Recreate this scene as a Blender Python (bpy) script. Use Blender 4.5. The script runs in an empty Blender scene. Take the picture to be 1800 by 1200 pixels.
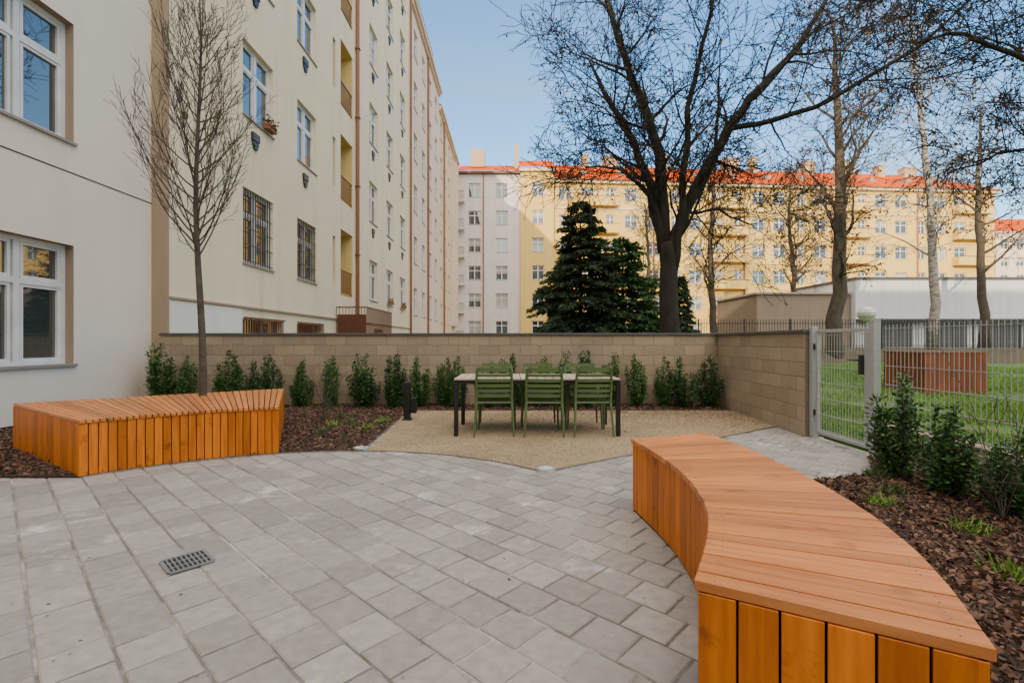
import bpy, math, random
import numpy as np
from mathutils import Vector, Matrix
random.seed(7); rng=np.random.default_rng(11)
R=math.radians
scene=bpy.context.scene
COL=scene.collection
CAM_H=1.25

# ------------------------------------------------------------------ materials
def nd(nt,t,**k):
    n=nt.nodes.new(t)
    for a,b in k.items(): setattr(n,a,b)
    return n
def c4(c): return (c[0],c[1],c[2],1)
def mk(name, a, b=None, scale=3.0, rough=.8, bump=0.0, bscale=40, island=0.0, c=None, cscale=.5, cpos=(.5,.7),
       metal=0.0, spec=.5, stretch=None, attr=None, coat=0.0, detail=6, bdist=.01, ior=None):
    m=bpy.data.materials.new(name); m.use_nodes=True; nt=m.node_tree
    bs=nt.nodes['Principled BSDF']; bs.inputs['Roughness'].default_value=rough
    bs.inputs['Metallic'].default_value=metal; bs.inputs['Specular IOR Level'].default_value=spec
    bs.inputs['Coat Weight'].default_value=coat
    bs.inputs['Coat Roughness'].default_value=.25
    if ior: bs.inputs['IOR'].default_value=ior
    if attr:
        tc=nd(nt,'ShaderNodeAttribute',attribute_name=attr); vec=tc.outputs['Vector']
    else:
        tc=nd(nt,'ShaderNodeTexCoord'); vec=tc.outputs['Object']
    if stretch:
        mp=nd(nt,'ShaderNodeMapping'); mp.inputs['Scale'].default_value=stretch
        nt.links.new(vec,mp.inputs['Vector']); vec2=mp.outputs['Vector']
    else: vec2=vec
    b=b or tuple(x*.8 for x in a)
    no=nd(nt,'ShaderNodeTexNoise'); no.inputs['Scale'].default_value=scale; no.inputs['Detail'].default_value=detail
    nt.links.new(vec2,no.inputs['Vector'])
    rp=nd(nt,'ShaderNodeValToRGB'); rp.color_ramp.elements[0].position=.3; rp.color_ramp.elements[1].position=.7
    rp.color_ramp.elements[0].color=c4(a); rp.color_ramp.elements[1].color=c4(b)
    nt.links.new(no.outputs['Fac'],rp.inputs['Fac']); col=rp.outputs['Color']
    if c:
        n2=nd(nt,'ShaderNodeTexNoise'); n2.inputs['Scale'].default_value=cscale; n2.inputs['Detail'].default_value=7
        n2.inputs['Roughness'].default_value=.65
        nt.links.new(vec,n2.inputs['Vector'])
        r2=nd(nt,'ShaderNodeMapRange'); r2.inputs['From Min'].default_value=cpos[0]; r2.inputs['From Max'].default_value=cpos[1]
        nt.links.new(n2.outputs['Fac'],r2.inputs['Value'])
        mx=nd(nt,'ShaderNodeMix',data_type='RGBA'); nt.links.new(r2.outputs['Result'],mx.inputs['Factor'])
        nt.links.new(col,mx.inputs['A']); mx.inputs['B'].default_value=c4(c); col=mx.outputs['Result']
    if island:
        g=nd(nt,'ShaderNodeNewGeometry'); mr=nd(nt,'ShaderNodeMapRange')
        mr.inputs['To Min'].default_value=1-island; mr.inputs['To Max'].default_value=1+island
        nt.links.new(g.outputs['Random Per Island'],mr.inputs['Value'])
        vm=nd(nt,'ShaderNodeVectorMath',operation='SCALE'); nt.links.new(col,vm.inputs[0]); nt.links.new(mr.outputs['Result'],vm.inputs['Scale'])
        col=vm.outputs['Vector']
    nt.links.new(col,bs.inputs['Base Color'])
    if bump:
        n3=nd(nt,'ShaderNodeTexNoise'); n3.inputs['Scale'].default_value=bscale; n3.inputs['Detail'].default_value=5
        nt.links.new(vec2,n3.inputs['Vector'])
        bp=nd(nt,'ShaderNodeBump'); bp.inputs['Strength'].default_value=bump; bp.inputs['Distance'].default_value=bdist
        nt.links.new(n3.outputs['Fac'],bp.inputs['Height']); nt.links.new(bp.outputs['Normal'],bs.inputs['Normal'])
    return m

def plaster(name,a,stain=None,streak=.5):
    """plaster with vertical rain streaks and blotches"""
    m=mk(name,a,tuple(x*.93 for x in a),scale=.7,rough=.92,bump=.35,bscale=90,bdist=.006)
    nt=m.node_tree; bs=nt.nodes['Principled BSDF']; src=bs.inputs['Base Color'].links[0].from_socket
    tc=nd(nt,'ShaderNodeTexCoord'); mp=nd(nt,'ShaderNodeMapping'); mp.inputs['Scale'].default_value=(1.6,1.6,.12)
    nt.links.new(tc.outputs['Object'],mp.inputs['Vector'])
    n=nd(nt,'ShaderNodeTexNoise'); n.inputs['Scale'].default_value=1.3; n.inputs['Detail'].default_value=8; n.inputs['Roughness'].default_value=.7
    nt.links.new(mp.outputs['Vector'],n.inputs['Vector'])
    mr=nd(nt,'ShaderNodeMapRange'); mr.inputs['From Min'].default_value=.50; mr.inputs['From Max'].default_value=.76; mr.inputs['To Max'].default_value=streak
    nt.links.new(n.outputs['Fac'],mr.inputs['Value'])
    mx=nd(nt,'ShaderNodeMix',data_type='RGBA'); nt.links.new(mr.outputs['Result'],mx.inputs['Factor'])
    nt.links.new(src,mx.inputs['A']); mx.inputs['B'].default_value=c4(stain or tuple(x*.6 for x in a))
    nt.links.new(mx.outputs['Result'],bs.inputs['Base Color'])
    return m

M={}
M['cream']=plaster('cream_plaster',(.86,.74,.53),(.56,.46,.32),.5)
M['cream_light']=plaster('light_plinth_plaster',(.82,.79,.72))
M['offwhite']=plaster('offwhite_plaster',(.84,.745,.64),(.66,.57,.47),.3)
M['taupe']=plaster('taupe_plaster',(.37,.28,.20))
M['pink']=plaster('pinkish_plaster',(.80,.66,.54))
M['peach']=plaster('peach_plaster',(.82,.65,.45))
M['yellowish']=plaster('yellow_loggia_plaster',(.80,.62,.26))
M['white_b']=plaster('white_building_plaster',(.76,.70,.66))
M['yellow']=plaster('yellow_building_plaster',(.80,.56,.18),(.58,.38,.13),.4)
M['garage_white']=plaster('garage_render',(.70,.72,.77))
M['beige']=plaster('beige_render',(.30,.24,.18))
M['frame']=mk('white_window_frame',(.8,.8,.79),rough=.35)
M['glass']=mk('window_glass',(.03,.038,.042),(.05,.055,.055),scale=.4,rough=.02,spec=.8,ior=1.9)
M['sill']=mk('metal_sill',(.33,.29,.26),rough=.5)
M['copper']=mk('copper_pipe',(.28,.11,.05),rough=.45,metal=.3)
M['brownmetal']=mk('brown_painted_metal',(.15,.055,.03),rough=.5)
M['darkmetal']=mk('dark_metal',(.03,.032,.035),rough=.45)
M['black']=mk('black_powder_coat',(.012,.012,.013),rough=.4)
M['galv']=mk('galvanised_steel',(.46,.47,.48),(.53,.54,.55),scale=25,rough=.45,metal=.5)
M['coping']=mk('wall_coping_metal',(.07,.068,.068),(.10,.098,.095),rough=.55)
M['rooftile']=mk('roof_tiles',(.66,.105,.014),(.46,.065,.010),scale=2.2,rough=.95,bump=.6,bscale=12,bdist=.05,spec=.1)
M['chimney']=plaster('chimney_brick',(.50,.37,.24))
M['doorgrey']=mk('garage_door_metal',(.13,.13,.145),rough=.5)
M['bark']=mk('dark_bark',(.042,.032,.025),(.02,.016,.013),scale=6,rough=.95,bump=.8,bscale=20,bdist=.03,stretch=(1,1,.3))
M['bark2']=mk('grey_bark',(.10,.08,.06),(.05,.04,.03),scale=5,rough=.95,bump=.8,bscale=18,bdist=.03,stretch=(1,1,.4))
M['youngbark']=mk('young_tree_bark',(.10,.085,.06),(.05,.04,.032),scale=8,rough=.85,bump=.4,bscale=60)
M['birch']=mk('birch_bark',(.50,.47,.42),(.10,.08,.07),scale=3.5,rough=.85,bump=.3,bscale=30,stretch=(.8,.8,3))
M['drytwig']=mk('dry_leaf',(.16,.085,.03),(.08,.045,.02),scale=3,rough=.9,island=.5)
M['needle']=mk('spruce_needles',(.022,.052,.018),(.042,.08,.03),scale=2,rough=.8,island=.5)
M['needle2']=mk('evergreen_foliage',(.038,.10,.026),(.055,.13,.038),scale=2,rough=.8,island=.5)
M['leaf']=mk('shrub_leaves',(.028,.08,.020),(.05,.115,.030),scale=6,rough=.42,island=.6)
M['leaf_b']=mk('shrub_leaves_bright',(.04,.105,.024),(.07,.15,.035),scale=6,rough=.42,island=.55)
M['grass']=mk('grass_blades',(.11,.24,.02),(.17,.30,.035),scale=.8,rough=.7,island=.45)
M['lawn']=mk('lawn_soil',(.085,.19,.028),(.12,.235,.04),scale=1.2,rough=.95,bump=.9,bscale=60,bdist=.04,c=(.14,.12,.06),cscale=.6,cpos=(.52,.70))
M['earth']=mk('earth',(.11,.08,.05),(.07,.055,.035),scale=1.5,rough=.95,bump=.8,bscale=15,bdist=.05,c=(.07,.10,.03),cscale=.7,cpos=(.45,.65))
M['mulchbase']=mk('mulch_base',(.07,.042,.03),(.035,.022,.017),scale=40,rough=.95,bump=1,bscale=60,bdist=.03)
M['mulch']=mk('bark_mulch',(.18,.098,.065),(.085,.048,.033),scale=15,rough=.9,island=.7)
M['gravel']=mk('compacted_sandy_gravel',(.44,.335,.205),(.34,.255,.155),scale=70,rough=.95,bump=.8,bscale=160,bdist=.01,c=(.31,.225,.135),cscale=1.3,cpos=(.42,.62),detail=8)
M['pebble']=mk('gravel_pebbles',(.52,.42,.29),(.20,.15,.10),scale=30,rough=.9,island=.6)
M['joint']=mk('joint_sand',(.22,.195,.17),(.15,.135,.12),scale=30,rough=.95,bump=.4,bscale=150,c=(.60,.56,.50),cscale=.9,cpos=(.46,.64))
M['tile']=mk('concrete_paver',(.355,.327,.30),(.275,.252,.232),scale=16,rough=.85,bump=.55,bscale=150,island=.17,c=(.52,.505,.485),cscale=2.1,cpos=(.59,.68),bdist=.005,detail=10)
M['edging']=mk('steel_edging',(.22,.20,.18),rough=.7)
M['block']=mk('concrete_block',(.39,.305,.215),(.325,.25,.175),scale=35,rough=.92,bump=.5,bscale=120,island=.13,c=(.26,.215,.165),cscale=1.1,cpos=(.48,.74),bdist=.006)
M['mortar']=mk('mortar',(.22,.18,.135),rough=.95)
M['wood_side']=mk('orange_stained_wood',(.67,.195,.009),(.46,.115,.005),scale=1.3,rough=.5,bump=.25,bscale=3,stretch=(2.2,26,26),attr='lc',island=.25,c=(.28,.065,.004),cscale=5,cpos=(.59,.71),bdist=.004,spec=.3)
M['wood_top']=mk('stained_wood_top_sky_sheen',(.62,.23,.058),(.44,.14,.03),scale=1.3,rough=.40,bump=.3,bscale=3,stretch=(2.2,26,26),attr='lc',island=.24,c=(.30,.10,.025),cscale=5,cpos=(.58,.72),bdist=.004,spec=.45)  # paler than the sides: sky reflection painted into the base colour
M['tablewood']=mk('pale_table_wood',(.55,.44,.32),(.45,.35,.25),scale=1.3,rough=.5,stretch=(2,26,26),attr='lc',island=.1)
M['crate']=mk('redbrown_wood',(.27,.07,.022),(.17,.045,.014),scale=3,rough=.7,island=.2,bump=.3)
M['chair']=mk('olive_green_plastic',(.095,.15,.052),(.085,.135,.047),rough=.42)
M['lampglass']=mk('frosted_glass',(.8,.8,.78),rough=.25)
M['gap_shade']=mk('dark_gap_shade',(.03,.018,.01),rough=.9)  # dark colour standing in for shade inside the benches
M['cable']=mk('facade_line',(.06,.055,.05),rough=.7)
M['terracotta']=mk('terracotta',(.28,.11,.05),rough=.8)

# ------------------------------------------------------------------ mesh helpers
def empty(name,loc=(0,0,0)):
    o=bpy.data.objects.new(name,None); o.empty_display_size=.2; o.location=loc; COL.objects.link(o); return o
class MB:
    def __init__(s): s.v=[];s.f=[];s.m=[];s.lc=[]
    def addv(s,p,lc=None):
        s.v.append(tuple(p)); s.lc.append(tuple(lc) if lc is not None else tuple(p)); return len(s.v)-1
    def quad(s,*ps,mi=0):
        ids=[s.addv(p) for p in ps]; s.f.append(ids); s.m.append(mi)
    def box(s,x0,x1,y0,y1,z0,z1,mi=0):
        s.obox((0,0,0),(1,0,0),(0,1,0),(0,0,1),x0,x1,y0,y1,z0,z1,mi)
    def obox(s,o,ax,ay,az,x0,x1,y0,y1,z0,z1,mi=0,lcoff=None):
        o=Vector(o);ax=Vector(ax);ay=Vector(ay);az=Vector(az); ids=[]
        for z in (z0,z1):
            for (x,y) in ((x0,y0),(x1,y0),(x1,y1),(x0,y1)):
                p=o+ax*x+ay*y+az*z
                lc=None
                if lcoff is not None: lc=(x+lcoff[0],y+lcoff[1],z+lcoff[2])
                ids.append(s.addv(p,lc))
        a=ids
        for q in ((3,2,1,0),(4,5,6,7),(0,1,5,4),(1,2,6,5),(2,3,7,6),(3,0,4,7)):
            s.f.append([a[i] for i in q]); s.m.append(mi)
    def prism(s,poly,z0,z1,mi=0,lcs=None,lz=1.0):
        n=len(poly); ids=[]
        for k,z in enumerate((z0,z1)):
            for i,p in enumerate(poly):
                lc=None
                if lcs: lc=(lcs[i][0],lcs[i][1],lcs[i][2]+(z-z0)*lz) 
                ids.append(s.addv((p[0],p[1],z),lc))
        s.f.append(list(reversed(ids[:n]))); s.m.append(mi)
        s.f.append(ids[n:]); s.m.append(mi)
        for i in range(n):
            j=(i+1)%n; s.f.append([ids[i],ids[j],ids[n+j],ids[n+i]]); s.m.append(mi)
    def tube(s,pts,rad,sides=6,mi=0,cap=True):
        n=len(pts); base=len(s.v); pts=[Vector(p) for p in pts]
        if not hasattr(rad,'__len__'): rad=[rad]*n
        prev=None
        for i,p in enumerate(pts):
            t=(pts[min(i+1,n-1)]-pts[max(i-1,0)])
            if t.length<1e-6: t=Vector((0,0,1))
            t.normalize()
            if prev is None:
                up=Vector((0,0,1)) if abs(t.z)<.9 else Vector((1,0,0))
                u=t.cross(up).normalized()
            else:
                u=(prev-t*prev.dot(t))
                if u.length<1e-5: u=t.orthogonal()
                u.normalize()
            prev=u; w=t.cross(u)
            for k in range(sides):
                a=2*math.pi*k/sides; q=p+(u*math.cos(a)+w*math.sin(a))*rad[i]
                s.addv(q)
        for i in range(n-1):
            for k in range(sides):
                k2=(k+1)%sides
                s.f.append([base+i*sides+k,base+i*sides+k2,base+(i+1)*sides+k2,base+(i+1)*sides+k]); s.m.append(mi)
        if cap:
            s.f.append([base+(n-1)*sides+k for k in range(sides)]); s.m.append(mi)
            s.f.append([base+k for k in reversed(range(sides))]); s.m.append(mi)
    def obj(s,name,mats,parent=None,smooth=False,bevel=0,loc=None):
        me=bpy.data.meshes.new(name); me.from_pydata(s.v,[],s.f)
        if not isinstance(mats,(list,tuple)): mats=[mats]
        for m in mats: me.materials.append(m)
        me.polygons.foreach_set('material_index',s.m)
        if smooth: me.polygons.foreach_set('use_smooth',[True]*len(s.f))
        at=me.attributes.new('lc','FLOAT_VECTOR','POINT'); at.data.foreach_set('vector',np.array(s.lc,dtype=np.float32).ravel())
        me.update()
        o=bpy.data.objects.new(name,me); COL.objects.link(o)
        if parent: o.parent=parent
        if loc: o.location=loc
        if bevel:
            b=o.modifiers.new('bevel','BEVEL'); b.width=bevel; b.segments=1; b.limit_method='ANGLE'
        return o
def quads_mesh(name,Q,mats,midx=None):
    Q=np.asarray(Q,dtype=np.float32); n=len(Q); me=bpy.data.meshes.new(name)
    me.vertices.add(n*4); me.vertices.foreach_set('co',Q.reshape(-1))
    me.loops.add(n*4); me.loops.foreach_set('vertex_index',np.arange(n*4,dtype=np.int32))
    me.polygons.add(n); me.polygons.foreach_set('loop_start',np.arange(0,n*4,4,dtype=np.int32))
    if not isinstance(mats,(list,tuple)): mats=[mats]
    for m in mats: me.materials.append(m)
    if midx is not None: me.polygons.foreach_set('material_index',np.asarray(midx,dtype=np.int32))
    me.update(calc_edges=True); me.validate(); return me
def link(name,me,parent=None,loc=None,rotz=0,scale=None):
    o=bpy.data.objects.new(name,me); COL.objects.link(o)
    if parent: o.parent=parent
    if loc is not None: o.location=loc
    o.rotation_euler=(0,0,rotz)
    if scale: o.scale=scale
    return o
def norm(a): return a/np.maximum(np.linalg.norm(a,axis=1,keepdims=True),1e-6)
def rhombs(P,D,L,W,fold=0):
    P=np.asarray(P);D=norm(np.asarray(D)); n=len(P)
    r=norm(rng.normal(size=(n,3))); S=norm(np.cross(D,r))
    L=np.asarray(L).reshape(-1,1)*np.ones((n,1)); W=np.asarray(W).reshape(-1,1)*np.ones((n,1))
    Q=np.stack([P,P+D*L*.5+S*W*.5,P+D*L,P+D*L*.5-S*W*.5],axis=1); return Q
def flats(P,L,W,tilt=.18):
    """leaf/chip shapes lying on the ground"""
    n=len(P); a=rng.uniform(0,6.28,n)
    D=norm(np.stack([np.cos(a),np.sin(a),rng.normal(size=n)*tilt],1)); S=norm(np.stack([-np.sin(a),np.cos(a),rng.normal(size=n)*tilt],1))
    L=np.asarray(L).reshape(-1,1)*np.ones((n,1)); W=np.asarray(W).reshape(-1,1)*np.ones((n,1))
    return np.stack([P,P+D*L*.45+S*W*.5,P+D*L,P+D*L*.45-S*W*.5],axis=1)
def in_poly(px,py,poly):
    ins=np.zeros(len(px),bool); n=len(poly)
    for i in range(n):
        x1,y1=poly[i];x2,y2=poly[(i+1)%n]
        if y1==y2: continue
        c=((y1>py)!=(y2>py))&(px<(x2-x1)*(py-y1)/(y2-y1)+x1); ins^=c
    return ins
def sample_poly(poly,n):
    xs=[p[0] for p in poly];ys=[p[1] for p in poly]; out=[]
    X=rng.uniform(min(xs),max(xs),n);Y=rng.uniform(min(ys),max(ys),n); k=in_poly(X,Y,poly); return X[k],Y[k]
def poly_sheet(name,poly,z,mat,thick=None,parent=None):
    mb=MB()
    if thick: mb.prism(poly,z-thick,z)
    else:
        mb.f.append([mb.addv((p[0],p[1],z)) for p in poly]); mb.m.append(0)
    return mb.obj(name,mat,parent)

# ------------------------------------------------------------------ ground
mb=MB(); mb.quad((-400,-400,-.06),(400,-400,-.06),(400,700,-.06),(-400,700,-.06)); mb.obj('ground',M['earth'])
CX,CY,CR=-1.75,2.68,2.82
def arc(a0,a1,n,r=CR): return [(CX+r*math.cos(R(a0+(a1-a0)*i/n)),CY+r*math.sin(R(a0+(a1-a0)*i/n))) for i in range(n+1)]
# paving : bed + individual pavers
pav=empty('paving')
mb=MB(); mb.quad((-7.2,-6,-.0075),(4.05,-6,-.0075),(4.05,9.0,-.0075),(-7.2,9.0,-.0075)); mb.obj('joint_sand_bed',M['joint'],pav)
A=np.array([-.731,.682]);B=np.array([.682,.731]); S=.222; g=.0058; ch=.007
mb=MB()
grav_poly=arc(88,43.4,14)+[(3.88,7.1),(3.98,8.72),(-1.86,8.7)]
mul_poly=[(-7.16,4.45),(-3.99,4.43)]+arc(141.5,89,18)+[(-1.86,8.7),(3.98,8.72),(3.99,9.42),(-7.16,9.42)]
for i in range(-60,60):
    off=(i%2)*.5*S+random.uniform(-.008,.008); rowj=random.uniform(-.002,.002)
    for j in range(-60,60):
        c=B*(i*S+rowj)+A*(j*S+off)
        if not(-7.1<c[0]<3.95 and -2.5<c[1]<7.6): continue
        if in_poly(np.array([c[0]]),np.array([c[1]]),[(x*1,y*1+.0) for x,y in grav_poly])[0] and c[1]>5.9: continue
        if c[0]<-2.5 and c[1]>6: continue
        dz=random.uniform(-.0016,.002); tx=random.uniform(-.010,.010);ty=random.uniform(-.010,.010)
        h=S/2-g+random.uniform(-.0018,.0012)
        def pt(a,b,z):
            return (c[0]+A[0]*a+B[0]*b,c[1]+A[1]*a+B[1]*b,z+dz+a*tx+b*ty)
        cn=((-1,-1),(1,-1),(1,1),(-1,1))
        t=[mb.addv(pt(x*(h-ch),y*(h-ch),0)) for x,y in cn]
        m_=[mb.addv(pt(x*h,y*h,-.005)) for x,y in cn]
        l=[mb.addv(pt(x*h,y*h,-.03)) for x,y in cn]
        mb.f.append(t); mb.m.append(0)
        for k in range(4):
            k2=(k+1)%4
            mb.f.append([m_[k],m_[k2],t[k2],t[k]]); mb.m.append(0)
            mb.f.append([l[k],l[k2],m_[k2],m_[k]]); mb.m.append(0)
mb.obj('pavers',M['tile'],pav)
n=420; X=rng.uniform(-6,3.6,n);Y=rng.uniform(.3,6,n)
link('grit_and_leaf_bits',quads_mesh('grit_and_leaf_bits',flats(np.stack([X,Y,np.full(n,.0065)],1),rng.uniform(.006,.028,n),rng.uniform(.004,.014,n)),M['mulch']),pav)
# gravel
gr=empty('gravel_terrace'); poly_sheet('gravel_surface',grav_poly,.010,M['gravel'],.02,gr)
X,Y=sample_poly(grav_poly,80000); n=len(X); P=np.stack([X,Y,np.full(n,.010)],1)
D=norm(np.stack([rng.normal(size=n),rng.normal(size=n),rng.uniform(-.1,.6,n)],1))
link('gravel_pebbles',quads_mesh('gravel_pebbles',rhombs(P,D,rng.uniform(.005,.016,n),rng.uniform(.005,.012,n)),M['pebble']),gr)
n=4200; X=rng.normal(2.6,1.6,n); Y=8.9-np.abs(rng.normal(0,.9,n)); k=in_poly(X,Y,grav_poly); X=X[k];Y=Y[k]; n=len(X)
link('leaf_litter',quads_mesh('leaf_litter',flats(np.stack([X,Y,np.full(n,.017)],1),.032,.018),M['mulch']),gr)
# edging strip between gravel / beds and paving
mb=MB()
def strip(pts,w,z0,z1):
    for a,b in zip(pts[:-1],pts[1:]):
        a=Vector((*a,0));b=Vector((*b,0));d=(b-a); L=d.length; d.normalize(); nn=Vector((-d.y,d.x,0))
        mb.obox(a,d,nn,(0,0,1),0,L,-w/2,w/2,z0,z1)
strip(arc(141.5,43.4,60),.012,-.02,.014); strip([(.3,4.617),(3.88,7.1)],.012,-.02,.0145); strip([(-1.7,5.5),(-1.86,8.7)],.008,-.02,.02)
mb.obj('steel_edging',M['edging'])
# mulch
def mulch(name,poly,n,lv=[]):
    e=empty(name); poly_sheet('mulch_soil',poly,.018,M['mulchbase'],.03,e)
    X,Y=sample_poly(poly,n); n=len(X)
    Z=.018+rng.uniform(0,.022,n)+.012*np.sin(X*3.1)*np.cos(Y*2.7)
    Z=np.maximum(Z,.02)
    D=norm(np.stack([rng.normal(size=n),rng.normal(size=n),rng.normal(size=n)*.35],1))
    L=rng.uniform(.015,.055,n)
    Q=rhombs(np.stack([X,Y,Z],1),D,L,L*rng.uniform(.3,.7,n))
    link('mulch_chips',quads_mesh('mulch_chips',Q,M['mulch']),e); return e
mulch('bark_mulch_bed',mul_poly,100000)
rb_poly=[(1.3,3.75),(2.86,4.34),(3.4,4.55),(3.8,5.15),(3.8,-1),(1.0,-1),(.9,1.3),(1.2,2.4)]
mulch('bark_mulch_bed',rb_poly,75000)

# ------------------------------------------------------------------ lawn and terrace
lw=empty('lawn')
lp=[(4.12,-2),(45,-2),(45,26),(4.12,26)]
poly_sheet('lawn_surface',lp,.05,M['lawn'],.1,lw)
def blades(n,x0,x1,y0,y1,s):
    X=rng.uniform(x0,x1,n);Y=rng.uniform(y0,y1,n); k=(X<Y*1.12+1.5)&(np.sin(X*1.3+np.sin(Y*.9)*2)*np.cos(Y*1.1+X*.4)>-.75+.5*rng.random(n)); X=X[k];Y=Y[k]; n=len(X)
    D=np.stack([rng.normal(size=n)*.45,rng.normal(size=n)*.45,np.ones(n)],1)
    return rhombs(np.stack([X,Y,np.full(n,.045)],1),D,rng.uniform(.03,.085,n)*s,.008*s)
Q=np.concatenate([blades(95000,4.15,10,3,9,1),blades(95000,4.15,22,8,26,1.7)])
link('grass_blades',quads_mesh('grass_blades',Q,M['grass']),lw)
n=2600; X=rng.uniform(4.2,25,n);Y=rng.uniform(4,26,n)
link('fallen_leaves',quads_mesh('fallen_leaves',flats(np.stack([X,Y,np.full(n,.10)],1),.09,.06),M['drytwig']),lw)
mb=MB()
mb.quad((-6,26,-.05),(120,26,-.05),(120,27.2,.8),(-6,27.2,.8)); mb.quad((-6,27.2,.8),(120,27.2,.8),(120,200,.8),(-6,200,.8))
mb.obj('terrace_hill',M['earth'])

# ------------------------------------------------------------------ block wall
def block_wall(name,p0,p1,H,thick,coping=True,rows=7,bl=.4):
    e=empty(name); p0=Vector((*p0,0));p1=Vector((*p1,0));d=p1-p0;L=d.length;d.normalize();nn=Vector((-d.y,d.x,0))
    q=.005
    core=MB(); core.obox(p0,d,nn,(0,0,1),0.003,L-.003,q if thick>0 else -q,thick-q if thick>0 else thick+q,-.05,H-.004); core.obj('mortar_core',M['mortar'],e)
    mb=MB(); rh=H/rows; gp=.0036
    for r in range(rows):
        x=-(r%2)*bl/2
        while x<L:
            a=max(x,0)+gp;b=min(x+bl,L)-gp
            if b-a>.03:
                j=random.uniform(0,.0015); mb.obox(p0,d,nn,(0,0,1),a,b,j if thick>0 else -j,thick,r*rh+gp-.0,(r+1)*rh-gp)
            x+=bl
    mb.obj('blocks',M['block'],e,bevel=.003)
    if coping:
        a,b=sorted((0,thick)); mb=MB(); mb.obox(p0,d,nn,(0,0,1),-.02,L+.02,a-.03,b+.03,H,H+.045); mb.obj('coping',M['coping'],e,bevel=.004)
    return e
block_wall('block_wall',(-6.84,9.42),(4.22,9.42),1.37,.2)
block_wall('block_wall',(3.85,6.36),(3.99,9.38),1.362,-.2)
block_wall('low_block_wall',(3.92,-1.0),(3.92,5.2),.36,-.18,coping=False,rows=2)

# ------------------------------------------------------------------ gate & mesh fence
g_=empty('metal_gate'); mb=MB()
x=3.93
mb.box(x-.035,x+.035,6.27,6.34,0,1.43); mb.box(x-.04,x+.04,5.2,5.28,0,1.47)
mb.box(x-.042,x+.042,5.195,5.285,1.47,1.48); mb.box(x-.037,x+.037,6.265,6.345,1.43,1.44)
mb.obj('gate_posts',M['galv'],g_,bevel=.004)
mb=MB()
for (y0,y1,z0,z1) in ((5.33,5.37,.07,1.4),(6.19,6.23,.07,1.4)): mb.box(x-.02,x+.02,y0,y1,z0,z1)
for z in (.07,1.36): mb.box(x-.02,x+.02,5.37,6.19,z,z+.04)
mb.obj('gate_frame',M['galv'],g_,bevel=.003)
def mesh_panel(mb,x,y0,y1,z0,z1,sp=.05,hz=.2):
    y=y0+sp/2
    while y<y1:
        mb.box(x-.0022,x+.0022,y-.0022,y+.0022,z0,z1); y+=sp
    z=z0+.02
    while z<z1:
        mb.box(x-.0085,x-.003,y0,y1,z-.003,z+.003); mb.box(x+.003,x+.0085,y0,y1,z-.003,z+.003); z+=hz
mb=MB(); mesh_panel(mb,x,5.37,6.19,.11,1.36); mb.obj('gate_mesh',M['galv'],g_)
mb=MB(); mb.box(x-.045,x+.045,5.39,5.43,.88,1.10)
mb.tube([(x-.045,5.41,1.04),(x-.09,5.41,1.04),(x-.09,5.53,1.04)],.009,8); mb.tube([(x+.045,5.41,1.04),(x+.09,5.41,1.04),(x+.09,5.53,1.04)],.009,8)
for z in (.3,1.15): mb.box(x-.03,x+.03,6.235,6.265,z,z+.07)
mb.obj('lock_and_handle',M['darkmetal'],g_,bevel=.003)
f_=empty('wire_mesh_fence'); mb=MB(); fx=4.0
mesh_panel(mb,fx,-.9,5.18,.37,1.43)
mb.obj('mesh_panels',M['galv'],f_)
mb=MB()
for y in (2.7,.3): mb.box(fx+.012,fx+.06,y-.025,y+.025,.36,1.47)
mb.obj('fence_posts',M['galv'],f_,bevel=.003)

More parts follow.
